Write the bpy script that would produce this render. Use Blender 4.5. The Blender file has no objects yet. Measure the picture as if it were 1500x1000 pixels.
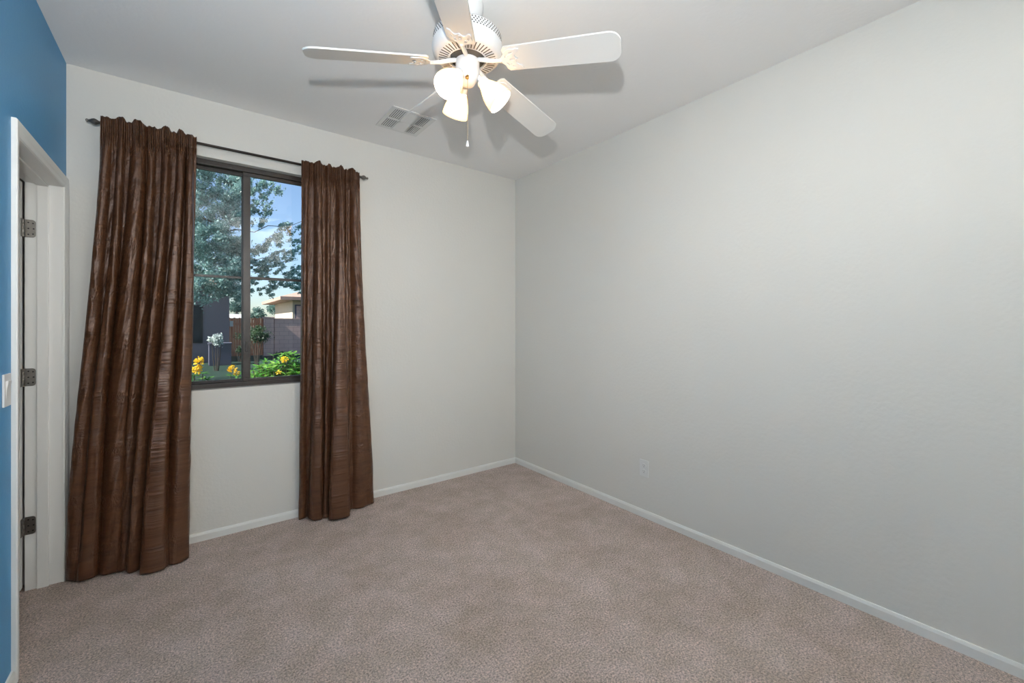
import bpy, bmesh, math, random
import numpy as np
from mathutils import Vector, Matrix
PI = math.pi
random.seed(7)
RNG = np.random.default_rng(11)
scene = bpy.context.scene
col = scene.collection

# ------------------------------------------------------------------ camera
F = 620.0; CX = 750.0; CY = 475.0; CAMZ = 1.34; YAW = math.radians(37.2)
cam_d = bpy.data.cameras.new('camera')
cam_d.sensor_width = 36.0
cam_d.lens = 36.0 * F / 1500.0
cam_d.shift_y = (CY - 500.0) / 1500.0
cam_d.clip_start = 0.02
cam_d.clip_end = 400
cam = bpy.data.objects.new('camera', cam_d)
cam.location = (0, 0, CAMZ)
cam.rotation_euler = (PI / 2, 0, -YAW)
col.objects.link(cam)
scene.camera = cam

# ------------------------------------------------------------------ world, sun, exposure
world = bpy.data.worlds.new('sky')
scene.world = world
world.use_nodes = True
wn = world.node_tree.nodes; wl = world.node_tree.links
bg = wn['Background']
sky = wn.new('ShaderNodeTexSky')
sky.sky_type = 'NISHITA'
sky.sun_disc = False
sky.sun_elevation = math.radians(42)
sky.sun_rotation = math.radians(-75)
sky.altitude = 400
sky.air_density = 1.0
sky.dust_density = 1.2
sky.ozone_density = 2.0
wl.new(sky.outputs[0], bg.inputs[0])
bg.inputs[1].default_value = 0.21

sun_d = bpy.data.lights.new('sun', 'SUN')
sun_d.energy = 13
sun_d.angle = math.radians(0.6)
sun_d.color = (1.0, 0.95, 0.86)
sun = bpy.data.objects.new('sun', sun_d)
sdir = Vector((0.86, 0.05, -0.80)).normalized()      # direction the sunlight travels
sun.rotation_euler = sdir.to_track_quat('-Z', 'Y').to_euler()
col.objects.link(sun)

# the photographer's flash, held just above the camera (casts the blade shadows on the ceiling)
fl_d = bpy.data.lights.new('camera_flash', 'SPOT')
fl_d.spot_size = math.radians(165); fl_d.spot_blend = 1.0
fl_d.energy = 156
fl_d.color = (0.985, 0.985, 0.97)
fl_d.shadow_soft_size = 0.025
fl = bpy.data.objects.new('camera_flash', fl_d)
fl.location = (-0.07, -0.02, 1.70)
fl.rotation_euler = Vector((0.32, 0.72, 0.56)).to_track_quat('-Z', 'Y').to_euler()   # tipped up towards the ceiling
col.objects.link(fl)

# added fill lamp behind the camera, aimed up to brighten the ceiling
fill_d = bpy.data.lights.new('added_fill_light', 'AREA')
fill_d.shape = 'DISK'; fill_d.size = 0.25; fill_d.energy = 62; fill_d.spread = math.radians(100)
fill_d.color = (1.0, 0.99, 0.97)
fill = bpy.data.objects.new('added_fill_light', fill_d)
fill.location = (1.0, -0.38, 2.05)
fill.rotation_euler = Vector((0.0, 0.0, 1)).to_track_quat('-Z', 'Y').to_euler()
col.objects.link(fill)

scene.view_settings.view_transform = 'Standard'
scene.view_settings.look = 'None'
scene.view_settings.gamma = 1
scene.view_settings.exposure = 0.0
scene.view_settings.use_curve_mapping = False

# ------------------------------------------------------------------ constants of the room
XL, XR, YB, YF, H = -0.532, 2.513, 3.256, -0.75, 2.74
SILL, WTOP, WX0, WX1 = 0.93, 2.385, -0.31, 0.91
GZ = -0.15                                             # ground level outside

def ray(u, v, y):
    """point at world depth y seen at photo pixel (u, v)"""
    t = (u - CX) / F
    dx = math.sin(YAW) + t * math.cos(YAW)
    dy = math.cos(YAW) - t * math.sin(YAW)
    k = y / dy
    return Vector((k * dx, y, CAMZ + (CY - v) / F * k))

# ------------------------------------------------------------------ material helpers
def srgb(r, g, b):
    def f(c):
        c /= 255.0
        return c / 12.92 if c <= 0.04045 else ((c + 0.055) / 1.055) ** 2.4
    return (f(r), f(g), f(b), 1)

class NT:
    def __init__(s, name):
        s.m = bpy.data.materials.new(name); s.m.use_nodes = True
        s.n = s.m.node_tree.nodes; s.l = s.m.node_tree.links
        s.b = s.n['Principled BSDF']; s.o = s.n['Material Output']
    def new(s, t, **kw):
        n = s.n.new(t)
        for k, v in kw.items(): setattr(n, k, v)
        return n
    def coord(s, kind='Object', scale=(1, 1, 1)):
        c = s.new('ShaderNodeTexCoord'); mp = s.new('ShaderNodeMapping')
        mp.inputs['Scale'].default_value = scale
        s.l.new(c.outputs[kind], mp.inputs['Vector'])
        return mp.outputs[0]
    def noise(s, vec, scale, detail=3, rough=0.5):
        n = s.new('ShaderNodeTexNoise')
        n.inputs['Scale'].default_value = scale
        n.inputs['Detail'].default_value = detail
        n.inputs['Roughness'].default_value = rough
        s.l.new(vec, n.inputs['Vector'])
        return n.outputs[0]
    def ramp(s, fac, stops):
        r = s.new('ShaderNodeValToRGB')
        e = r.color_ramp.elements
        while len(e) < len(stops): e.new(0.5)
        for i, (p, c) in enumerate(stops):
            e[i].position = p; e[i].color = c if len(c) == 4 else (*c, 1)
        s.l.new(fac, r.inputs[0])
        return r.outputs[0]
    def mix(s, fac, a, b, mode='MIX'):
        m = s.new('ShaderNodeMix', data_type='RGBA', blend_type=mode)
        for sock, v in ((m.inputs[0], fac), (m.inputs[6], a), (m.inputs[7], b)):
            if isinstance(v, (int, float)): sock.default_value = v
            elif isinstance(v, tuple): sock.default_value = v
            else: s.l.new(v, sock)
        return m.outputs[2]
    def bump(s, h, strength=0.3, dist=0.01, prev=None):
        b = s.new('ShaderNodeBump')
        b.inputs['Strength'].default_value = strength
        b.inputs['Distance'].default_value = dist
        s.l.new(h, b.inputs['Height'])
        if prev is not None: s.l.new(prev, b.inputs['Normal'])
        return b.outputs[0]
    def put(s, base=None, rough=None, metal=None, normal=None, spec=None):
        for nm, v in (('Base Color', base), ('Roughness', rough), ('Metallic', metal), ('Normal', normal), ('Specular IOR Level', spec)):
            if v is None: continue
            if isinstance(v, (int, float)): s.b.inputs[nm].default_value = v
            elif isinstance(v, tuple): s.b.inputs[nm].default_value = v
            else: s.l.new(v, s.b.inputs[nm])
        return s.m

def paint(name, rgb, rough=0.6, bump=0.0, scale=120, var=0.03, spec=0.5):
    t = NT(name); v = t.coord()
    c = srgb(*rgb)
    n = t.noise(v, 1.3, 4)
    d = tuple(x * (1 - var) for x in c[:3]) + (1,)
    base = t.ramp(n, [(0.3, d), (0.7, c)])
    nm = None
    if bump: nm = t.bump(t.noise(v, scale, 3), bump, 0.003)
    return t.put(base, rough, 0.0, nm, spec)

M = {}
M['wall'] = paint('wall_paint', (220, 219, 213), 0.75, 0.35, 55, 0.015)
M['ceiling'] = paint('ceiling_paint', (243, 243, 242), 0.85, 0.3, 45, 0.01)
M['blue'] = paint('blue_wall_paint', (80, 148, 196), 0.5, 0.3, 60, 0.03)
M['trim'] = paint('trim_paint', (238, 239, 236), 0.35, 0.0, 60, 0.01)
M['fan'] = paint('fan_white', (222, 224, 226), 0.35, 0.0, 60, 0.01)
M['blade'] = paint('blade_white', (224, 224, 221), 0.5, 0.05, 90, 0.02)
M['plastic'] = paint('switch_plastic', (238, 238, 236), 0.3, 0.0, 60, 0.0)
M['painted_plastic'] = paint('painted_plastic', (224, 225, 222), 0.5, 0.0, 60, 0.0)
M['baseboard'] = paint('baseboard_paint', (232, 233, 229), 0.45, 0.0, 60, 0.01)
M['slot'] = paint('slot_dark', (70, 68, 66), 0.7)
M['vent'] = paint('vent_white', (226, 227, 225), 0.5, 0.0, 60, 0.0)
M['duct'] = paint('duct_dark', (58, 58, 58), 0.8)
M['stucco_out'] = paint('stucco_outside', (190, 168, 150), 0.9, 0.6, 40)

def metal(name, rgb, rough=0.35, m=1.0):
    t = NT(name); v = t.coord()
    n = t.noise(v, 60, 3)
    c = srgb(*rgb)
    return t.put(t.ramp(n, [(0.2, tuple(x * 0.8 for x in c[:3]) + (1,)), (0.8, c)]), rough, m)
M['hinge'] = metal('hinge_nickel', (150, 146, 140), 0.42)
M['screw'] = metal('screw_metal', (70, 68, 66), 0.4)
M['brass'] = metal('brass', (190, 150, 80), 0.3)
M['chain'] = metal('chain_metal', (170, 150, 120), 0.35)
M['rod'] = metal('rod_dark', (42, 34, 30), 0.4, 0.6)
M['finial'] = metal('finial_pewter', (128, 124, 118), 0.42, 0.85)
M['bronze'] = paint('window_bronze', (27, 23, 20), 0.42, 0.0)
M['bronze_l'] = paint('window_bronze_brown', (44, 37, 32), 0.42, 0.0)
M['sill'] = paint('sill_grey', (150, 148, 142), 0.7, 0.2)

# carpet
t = NT('carpet'); v = t.coord()
big = t.noise(v, 2.2, 5, 0.6)
mid = t.noise(v, 7.0, 6, 0.7)
fine = t.noise(v, 260, 2, 0.7)
fine2 = t.noise(v, 125, 6, 0.9)
c1 = t.ramp(big, [(0.38, srgb(176, 157, 146)), (0.62, srgb(204, 187, 180))])
c2 = t.ramp(mid, [(0.40, srgb(174, 159, 144)), (0.62, srgb(210, 191, 186))])
c = t.mix(0.5, c1, c2)
sp = t.ramp(fine2, [(0.40, (0.20, 0.18, 0.165)), (0.5, (1, 1, 1)), (0.60, (1.9, 1.86, 1.82))])
c = t.mix(0.95, c, sp, 'MULTIPLY')
sp2 = t.ramp(fine, [(0.35, (0.6, 0.58, 0.56)), (0.6, (1.25, 1.25, 1.25))])
c = t.mix(0.5, c, sp2, 'MULTIPLY')
nm = t.bump(fine2, 0.8, 0.012)
nm = t.bump(mid, 0.35, 0.03, nm)
t.put(c, 0.95, 0, nm, 0.1)
t.b.inputs['Sheen Weight'].default_value = 0.25
M['carpet'] = t.m

# curtain taffeta
t = NT('brown_taffeta')
uv = t.new('ShaderNodeUVMap')
def uvm(sx, sy):
    mp = t.new('ShaderNodeMapping'); mp.inputs['Scale'].default_value = (sx, sy, 1)
    t.l.new(uv.outputs[0], mp.inputs[0]); return mp.outputs[0]
cr = t.noise(uvm(9, 34), 1.0, 4, 0.6)                 # horizontal crinkles
cr2 = t.noise(uvm(30, 9), 1.0, 3, 0.6)
weave = t.noise(uvm(60, 900), 1.0, 2)
dots = t.new('ShaderNodeTexVoronoi'); dots.inputs['Scale'].default_value = 1
t.l.new(uvm(70, 70), dots.inputs['Vector'])
wv = t.new('ShaderNodeTexWave', wave_type='BANDS', bands_direction='Y')
wv.inputs['Scale'].default_value = 1.15; wv.inputs['Distortion'].default_value = 3.0; wv.inputs['Detail'].default_value = 3
t.l.new(uvm(1.2, 1), wv.inputs['Vector'])
band = t.ramp(wv.outputs[1], [(0.80, (0, 0, 0)), (0.9, (1, 1, 1))])
base = t.ramp(cr, [(0.3, srgb(68, 43, 27)), (0.7, srgb(94, 62, 41))])
fc = t.noise(uvm(26, 75), 1.0, 3, 0.65)
nm = t.bump(cr, 0.5, 0.012)
nm = t.bump(fc, 0.30, 0.006, nm)
dm = t.new('ShaderNodeMath', operation='MULTIPLY')
t.l.new(band, dm.inputs[0]); t.l.new(dots.outputs[0], dm.inputs[1])
nm = t.bump(dm.outputs[0], 0.6, 0.004, nm)
t.put(base, 0.36, 0.15, nm, 0.5)
M['curtain'] = t.m

# glass
def glass_mat(name, tint, haze=0.0):
    t = NT(name)
    tr = t.new('ShaderNodeBsdfTransparent'); tr.inputs[0].default_value = tint
    gl = t.new('ShaderNodeBsdfGlossy'); gl.inputs[0].default_value = (1, 1, 1, 1); gl.inputs['Roughness'].default_value = 0.015
    fr = t.new('ShaderNodeFresnel'); fr.inputs[0].default_value = 1.5
    mul = t.new('ShaderNodeMath', operation='MULTIPLY'); mul.inputs[1].default_value = 1.0
    t.l.new(fr.outputs[0], mul.inputs[0])
    ms = t.new('ShaderNodeMixShader')
    t.l.new(mul.outputs[0], ms.inputs[0]); t.l.new(tr.outputs[0], ms.inputs[1]); t.l.new(gl.outputs[0], ms.inputs[2])
    t.l.new(ms.outputs[0], t.o.inputs[0])
    return t.m
M['glass'] = glass_mat('window_glass', (0.86, 0.93, 0.97, 1))
t = NT('insect_screen')
tr = t.new('ShaderNodeBsdfTransparent')
df = t.new('ShaderNodeBsdfDiffuse'); df.inputs[0].default_value = (0.018, 0.025, 0.03, 1)
ms = t.new('ShaderNodeMixShader'); ms.inputs[0].default_value = 0.26
t.l.new(tr.outputs[0], ms.inputs[1]); t.l.new(df.outputs[0], ms.inputs[2]); t.l.new(ms.outputs[0], t.o.inputs[0])
M['screen'] = t.m

# frosted lamp shade (lit from inside) and bulb
t = NT('frosted_shade')
tl = t.new('ShaderNodeBsdfTranslucent'); tl.inputs[0].default_value = (1.0, 0.80, 0.50, 1)
df = t.new('ShaderNodeBsdfDiffuse'); df.inputs[0].default_value = (0.85, 0.78, 0.66, 1)
em = t.new('ShaderNodeEmission'); em.inputs[0].default_value = (1.0, 0.92, 0.80, 1); em.inputs[1].default_value = 0.1
ms = t.new('ShaderNodeMixShader'); ms.inputs[0].default_value = 0.35
ad = t.new('ShaderNodeAddShader')
t.l.new(tl.outputs[0], ms.inputs[1]); t.l.new(df.outputs[0], ms.inputs[2])
t.l.new(ms.outputs[0], ad.inputs[0]); t.l.new(em.outputs[0], ad.inputs[1]); t.l.new(ad.outputs[0], t.o.inputs[0])
M['shade'] = t.m
t = NT('lit_bulb')
em = t.new('ShaderNodeEmission'); em.inputs[0].default_value = (1.0, 0.925, 0.84, 1); em.inputs[1].default_value = 430
t.l.new(em.outputs[0], t.o.inputs[0])
M['bulb'] = t.m

# plants
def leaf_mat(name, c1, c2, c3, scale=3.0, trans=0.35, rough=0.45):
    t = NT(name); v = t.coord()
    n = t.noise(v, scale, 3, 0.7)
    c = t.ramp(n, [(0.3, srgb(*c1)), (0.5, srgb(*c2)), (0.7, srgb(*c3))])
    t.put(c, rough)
    tl = t.new('ShaderNodeBsdfTranslucent')
    t.l.new(c, tl.inputs[0])
    ms = t.new('ShaderNodeMixShader'); ms.inputs[0].default_value = trans
    t.l.new(t.b.outputs[0], ms.inputs[1]); t.l.new(tl.outputs[0], ms.inputs[2]); t.l.new(ms.outputs[0], t.o.inputs[0])
    return t.m
M['tree_leaf'] = leaf_mat('tree_leaf', (54, 98, 98), (146, 186, 178), (226, 242, 240), 30, 0.3, 0.3)  # pale bluish end of the ramp puts sunlit highlights into the leaf colour
M['far_leaf'] = leaf_mat('far_leaf', (60, 88, 84), (86, 116, 106), (110, 136, 120), 2)
M['bush_leaf'] = leaf_mat('bush_leaf', (40, 84, 40), (90, 150, 60), (176, 205, 96), 18, 0.4, 0.22)
M['topiary'] = leaf_mat('topiary_leaf', (44, 66, 40), (60, 86, 54), (82, 104, 66), 5)
M['white_flower'] = leaf_mat('white_flower', (110, 136, 120), (225, 232, 228), (250, 252, 250), 18)
M['yellow'] = leaf_mat('yellow_flower', (246, 196, 24), (255, 222, 40), (255, 236, 90), 20)
M['bark'] = paint('bark', (92, 78, 66), 0.9, 0.8, 20, 0.4)
t = NT('lawn'); v = t.coord(); n = t.noise(v, 5, 5, 0.7)
M['lawn'] = t.put(t.ramp(n, [(0.3, srgb(16, 44, 34)), (0.7, srgb(34, 68, 48))]), 0.95, 0, t.bump(t.noise(v, 60, 2), 0.8, 0.04))
def blockwall(name, ca, cb, mort):
    t = NT(name); c = t.new('ShaderNodeTexCoord')
    sx = t.new('ShaderNodeSeparateXYZ'); cx = t.new('ShaderNodeCombineXYZ')
    t.l.new(c.outputs['Object'], sx.inputs[0]); t.l.new(sx.outputs[0], cx.inputs[0]); t.l.new(sx.outputs[2], cx.inputs[1])
    br = t.new('ShaderNodeTexBrick'); br.inputs['Scale'].default_value = 1
    br.inputs['Brick Width'].default_value = 0.40; br.inputs['Row Height'].default_value = 0.20
    br.inputs['Mortar Size'].default_value = 0.008
    br.inputs['Color1'].default_value = srgb(*ca); br.inputs['Color2'].default_value = srgb(*cb); br.inputs['Mortar'].default_value = srgb(*mort)
    t.l.new(cx.outputs[0], br.inputs['Vector'])
    return t.put(br.outputs[0], 0.9, 0, t.bump(br.outputs['Fac'], -0.4, 0.01))
M['block'] = blockwall('block_wall', (214, 176, 164), (205, 168, 158), (172, 140, 132))
M['wing'] = paint('wing_stucco', (136, 122, 128), 0.9, 0.5, 20)
M['cream'] = paint('cream_stucco', (208, 188, 164), 0.9, 0.4, 20)
M['rooftile'] = paint('roof_tile', (176, 144, 128), 0.85, 0.5, 8)
M['darkpane'] = paint('dark_window_pane', (26, 32, 42), 0.2)
M['planter'] = paint('planter_block', (92, 90, 106), 0.9, 0.4, 20)
t = NT('gate_wood'); v = t.coord(scale=(7, 7, 0.6)); n = t.noise(v, 2, 4)
M['gate'] = t.put(t.ramp(n, [(0.3, srgb(196, 116, 80)), (0.7, srgb(222, 146, 106))]), 0.8)
M['whitebox'] = paint('white_metal_box', (226, 226, 222), 0.5)

# ------------------------------------------------------------------ mesh helpers
def link_mesh(name, verts, faces, mat, parent=None, smooth=False, uvs=None, mats=None, fmat=None):
    me = bpy.data.meshes.new(name)
    me.from_pydata([tuple(v) for v in verts], [], [tuple(f) for f in faces])
    if isinstance(mat, (list, tuple)):
        for m in mat: me.materials.append(m)
    else: me.materials.append(mat)
    if fmat is not None: me.polygons.foreach_set('material_index', fmat)
    if smooth: me.polygons.foreach_set('use_smooth', [True] * len(me.polygons))
    me.update()
    o = bpy.data.objects.new(name, me); col.objects.link(o)
    if parent is not None: o.parent = parent
    return o

def bm_obj(name, bm, mat, parent=None, smooth=False, auto=None):
    me = bpy.data.meshes.new(name)
    bmesh.ops.recalc_face_normals(bm, faces=bm.faces[:])
    bm.to_mesh(me); bm.free()
    for m in (mat if isinstance(mat, (list, tuple)) else [mat]): me.materials.append(m)
    if smooth:
        me.polygons.foreach_set('use_smooth', [True] * len(me.polygons))
        me.set_sharp_from_angle(angle=math.radians(auto or 40))
    me.update()
    o = bpy.data.objects.new(name, me); col.objects.link(o)
    if parent is not None: o.parent = parent
    return o

def box(bm, x0, x1, y0, y1, z0, z1, bevel=0.0, mi=0, mat=None):
    b2 = bmesh.new()
    r = bmesh.ops.create_cube(b2, size=1)
    for v in b2.verts:
        v.co = Vector(((x0 + x1) / 2 + v.co.x * (x1 - x0), (y0 + y1) / 2 + v.co.y * (y1 - y0), (z0 + z1) / 2 + v.co.z * (z1 - z0)))
    if bevel: bmesh.ops.bevel(b2, geom=b2.edges[:] , offset=bevel, segments=2, affect='EDGES', profile=0.6)
    vm = {}
    for v in b2.verts: vm[v] = bm.verts.new(mat @ v.co if mat else v.co)
    for f in b2.faces:
        nf = bm.faces.new([vm[v] for v in f.verts]); nf.material_index = mi
    b2.free()

def lathe(bm, prof, seg=32, mat=None, cap0=True, cap1=True, mi=0):
    """prof: list of (r, z); revolve around z"""
    rings = []
    for r, z in prof:
        ring = []
        for i in range(seg):
            a = 2 * PI * i / seg
            p = Vector((r * math.cos(a), r * math.sin(a), z))
            ring.append(bm.verts.new(mat @ p if mat else p))
        rings.append(ring)
    for a, b in zip(rings, rings[1:]):
        for i in range(seg):
            j = (i + 1) % seg
            f = bm.faces.new((a[i], a[j], b[j], b[i])); f.material_index = mi
    if cap0: bm.faces.new(rings[0][::-1]).material_index = mi
    if cap1: bm.faces.new(rings[-1]).material_index = mi

def tube(bm, pts, radii, seg=8, caps=True):
    pts = [Vector(p) for p in pts]
    if isinstance(radii, (int, float)): radii = [radii] * len(pts)
    rings = []; up = Vector((0.13, 0.21, 1)).normalized()
    for i, p in enumerate(pts):
        d = (pts[min(i + 1, len(pts) - 1)] - pts[max(i - 1, 0)]).normalized()
        a = d.cross(up)
        if a.length < 0.05: a = d.cross(Vector((1, 0, 0)))
        a.normalize(); b = d.cross(a).normalized()
        rings.append([bm.verts.new(p + (a * math.cos(2 * PI * k / seg) + b * math.sin(2 * PI * k / seg)) * radii[i]) for k in range(seg)])
    for r0, r1 in zip(rings, rings[1:]):
        for k in range(seg):
            bm.faces.new((r0[k], r0[(k + 1) % seg], r1[(k + 1) % seg], r1[k]))
    if caps:
        bm.faces.new(rings[0][::-1]); bm.faces.new(rings[-1])

def tag(o, label, cat, group=None, kind=None):
    if label: o['label'] = label
    if cat: o['category'] = cat
    if group: o['group'] = group
    if kind: o['kind'] = kind
    return o

def empty(name, loc=(0, 0, 0), rot=(0, 0, 0)):
    o = bpy.data.objects.new(name, None); o.location = loc; o.rotation_euler = rot
    o.empty_display_size = 0.1
    col.objects.link(o); return o

def struct(o, label=None, cat=None):
    o['kind'] = 'structure'
    if label: o['label'] = label
    if cat: o['category'] = cat
    return o

# ------------------------------------------------------------------ room shell
bm = bmesh.new(); box(bm, XL - 2.0, XR + 0.15, YF - 0.15, YB, -0.12, 0.0)
struct(bm_obj('floor', bm, M['carpet']), 'beige carpet covering the whole room floor', 'floor')
bm = bmesh.new(); box(bm, XL - 2.0, XR + 0.15, YF - 0.15, YB + 0.16, H, H + 0.12)
struct(bm_obj('ceiling', bm, M['ceiling']), 'flat white ceiling above the fan', 'ceiling')
bm = bmesh.new(); box(bm, XR, XR + 0.15, YF - 0.15, YB + 0.16, -0.12, H)
struct(bm_obj('wall_right', bm, M['wall']), 'long plain white wall with one outlet', 'wall')
bm = bmesh.new(); box(bm, XL - 2.0, XR, YF - 0.15, YF, -0.12, H)
struct(bm_obj('wall_front', bm, M['wall']), 'white wall behind the camera', 'wall')
# back wall with the window opening
bm = bmesh.new()
for x0, x1, z0, z1 in ((XL - 2.0, WX0, GZ - 0.3, H), (WX1, XR, GZ - 0.3, H), (WX0, WX1, GZ - 0.3, SILL), (WX0, WX1, WTOP, H)):
    box(bm, x0, x1, YB, YB + 0.16, z0, z1)
bmesh.ops.remove_doubles(bm, verts=bm.verts[:], dist=1e-5)
struct(bm_obj('wall_back', bm, M['wall']), 'white wall with the window in it', 'wall')
bm = bmesh.new(); box(bm, XL - 2.6, XR + 1.0, YB + 0.16, YB + 0.62, 2.62, 2.74)  # unseen eave, added to keep sunlight out of the window
struct(bm_obj('trim_6', bm, M['stucco_out']), 'unseen roof eave added above the window to block sun', 'eave')

# left wall with the doorway; y of the opening
DY0, DY1, DTOP = 2.432, 3.172, 2.055
JD = 0.133                                             # wall depth at the doorway
bm = bmesh.new()
box(bm, XL - JD, XL, YF, DY0 - 0.02, 0, H)
box(bm, XL - JD, XL, DY0 - 0.02, DY1 + 0.02, DTOP + 0.02, H)
box(bm, XL - JD, XL, DY1 + 0.02, YB, 0, H)
struct(bm_obj('wall_left', bm, M['blue']), 'blue accent wall with the doorway', 'wall')
# closet space behind the doorway
bm = bmesh.new(); box(bm, XL - 2.0, XL - 1.85, YF, YB, 0, H)
struct(bm_obj('wall_closet', bm, M['wall']), 'white wall of the space beyond the doorway', 'wall')

# door frame: lining, stops, casing
dr = struct(empty('door_1', (XL, DY0, 0)), 'white framed doorway in the blue wall with its door swung away', 'door frame')
dr_loc = Vector((XL, DY0, 0))
def dpart(name, boxes, mat, bevel=0.002, parent=dr, loc=dr_loc):
    bm = bmesh.new()
    for b in boxes: box(bm, b[0] - loc.x, b[1] - loc.x, b[2] - loc.y, b[3] - loc.y, b[4] - loc.z, b[5] - loc.z, bevel)
    return bm_obj(name, bm, mat, parent)
dpart('jamb', [(XL - JD, XL, DY1, DY1 + 0.02, 0, DTOP + 0.02)], M['trim'])
dpart('jamb', [(XL - JD, XL, DY0 - 0.02, DY0, 0, DTOP + 0.02)], M['trim'])
dpart('head_jamb', [(XL - JD, XL, DY0, DY1, DTOP, DTOP + 0.02)], M['trim'])
SX0, SX1 = XL - 0.090, XL - 0.048
dpart('door_stop', [(SX0, SX1, DY1 - 0.011, DY1, 0, DTOP)], M['trim'], 0.003)
dpart('door_stop', [(SX0, SX1, DY0, DY0 + 0.011, 0, DTOP)], M['trim'], 0.003)
dpart('door_stop', [(SX0, SX1, DY0 + 0.011, DY1 - 0.011, DTOP - 0.011, DTOP)], M['trim'], 0.003)
CT = 0.016; CW = 0.057
def casing_profile(w):
    # across the casing face: (offset across, thickness)
    return [(0, 0.004), (0.004, 0.009), (w * 0.35, 0.011), (w * 0.5, 0.0135), (w * 0.86, CT), (w - 0.003, CT), (w, 0.012), (w, 0)]
def casing():
    bm = bmesh.new()
    pr = [(0, 0)] + casing_profile(CW)
    ytl, ytr = DY0 + 0.004, DY1 - 0.004               # inner edges (reveal)
    rows = []
    for (o, th) in pr:
        a = min(o, CW)
        y_far = min(ytr + a, YB - 0.0015)
        rows.append([(XL + th, ytl - a - 0.0, 0), (XL + th, ytl - a, DTOP + a), (XL + th, y_far, DTOP + a), (XL + th, y_far, 0)])
    vr = [[bm.verts.new(Vector(p) - dr_loc) for p in r] for r in rows]
    for r0, r1 in zip(vr, vr[1:]):
        for i in range(3): bm.faces.new((r0[i], r0[i + 1], r1[i + 1], r1[i]))
    for i in range(3): bm.faces.new((vr[0][i], vr[0][i + 1], vr[-1][i + 1], vr[-1][i]))
    bm.faces.new([r[0] for r in vr]); bm.faces.new([r[3] for r in vr])
    return bm_obj('casing', bm, M['trim'], dr)
casing()
# the door leaf, standing open at a right angle in the space beyond
dl_loc = Vector((XL - JD, DY1, 0))
door = struct(empty('door_2', dl_loc), 'white door leaf swung open beyond the doorway', 'door')
dpart('door_panel', [(XL - JD - 0.74, XL - JD - 0.006, DY1 - 0.037, DY1 - 0.002, 0.022, DTOP - 0.004)], M['trim'], 0.002, door, dl_loc)
for hz in (1.823, 1.074, 0.327):
    # leaf on the jamb (rounded corners), knuckle, leaf on the door edge
    bm = bmesh.new()
    hw, hh, rad = 0.037, 0.0445, 0.013
    out = []
    x_in = XL - JD + 0.002
    pts = [(x_in, hz - hh), (x_in + hw, hz - hh), (x_in + hw, hz + hh), (x_in, hz + hh)]
    outline = [pts[0]]
    for k in range(6):
        a = -PI / 2 + k / 5 * PI / 2
        outline.append((x_in + hw - rad + rad * math.cos(a), hz - hh + rad + rad * math.sin(a)))
    for k in range(6):
        a = k / 5 * PI / 2
        outline.append((x_in + hw - rad + rad * math.cos(a), hz + hh - rad + rad * math.sin(a)))
    outline.append(pts[3])
    v0 = [bm.verts.new(Vector((x, DY1 - 0.0005, z)) - dr_loc) for x, z in outline]
    v1 = [bm.verts.new(Vector((x, DY1 - 0.003, z)) - dr_loc) for x, z in outline]
    bm.faces.new(v0); bm.faces.new(v1[::-1])
    for i in range(len(v0)):
        j = (i + 1) % len(v0); bm.faces.new((v0[i], v0[j], v1[j], v1[i]))
    # knuckle: five barrels
    for k in range(5):
        zz = hz - hh + k * (2 * hh / 5)
        lathe(bm, [(0.0058, zz + 0.0008), (0.0062, zz + 0.002), (0.0062, zz + 2 * hh / 5 - 0.002), (0.0058, zz + 2 * hh / 5 - 0.0008)], 12,
              Matrix.Translation(Vector((XL - JD - 0.004, DY1 - 0.008, 0)) - dr_loc))
    hg = bm_obj('hinge', bm, M['hinge'], dr); hg['label'] = 'brushed nickel hinge leaf and knuckle'
    for sx, sz in ((0.012, 0.030), (0.028, 0.027), (0.030, 0.0), (0.012, 0.0), (0.012, -0.030), (0.028, -0.027)):
        bm = bmesh.new()
        lathe(bm, [(0.0035, 0), (0.0035, 0.0012), (0.0015, 0.0014)], 10,
              Matrix.Translation(Vector((x_in + sx, DY1 - 0.003, hz + sz)) - dr_loc) @ Matrix.Rotation(PI / 2, 4, 'X'))
        bm_obj('screw', bm, M['screw'], hg)
    bm = bmesh.new()
    box(bm, -0.006, -0.0035, -0.036, -0.006, hz - hh, hz + hh, 0.001)
    o = bm_obj('hinge_leaf', bm, M['hinge'], door); o['label'] = 'brushed nickel leaf on the door edge'

# baseboards
BH = 0.052
def baseboard(name, p0, p1, nrm, label):
    p0 = Vector((*p0, 0)); p1 = Vector((*p1, 0)); n = Vector((*nrm, 0))
    prof = [(0, 0), (0.011, 0), (0.011, BH - 0.014), (0.008, BH - 0.006), (0.006, BH - 0.001), (0, BH)]
    bm = bmesh.new()
    a = [bm.verts.new(p0 + n * o + Vector((0, 0, z))) for o, z in prof]
    b = [bm.verts.new(p1 + n * o + Vector((0, 0, z))) for o, z in prof]
    bm.faces.new(a); bm.faces.new(b[::-1])
    for i in range(len(prof)):
        j = (i + 1) % len(prof); bm.faces.new((a[i], a[j], b[j], b[i]))
    return struct(bm_obj(name, bm, M['baseboard']), label, 'baseboard')
baseboard('baseboard_back', (XL + 0.017, YB), (XR, YB), (0, -1), 'white baseboard under the window wall')
baseboard('baseboard_right', (XR, YF), (XR, YB - 0.011), (-1, 0), 'white baseboard along the long right wall')
baseboard('baseboard_left', (XL, YF), (XL, DY0 + 0.004 - CW - 0.0005), (1, 0), 'white baseboard along the blue wall')
baseboard('baseboard_front', (XL + 0.011, YF), (XR - 0.011, YF), (0, 1), 'white baseboard behind the camera')

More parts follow.
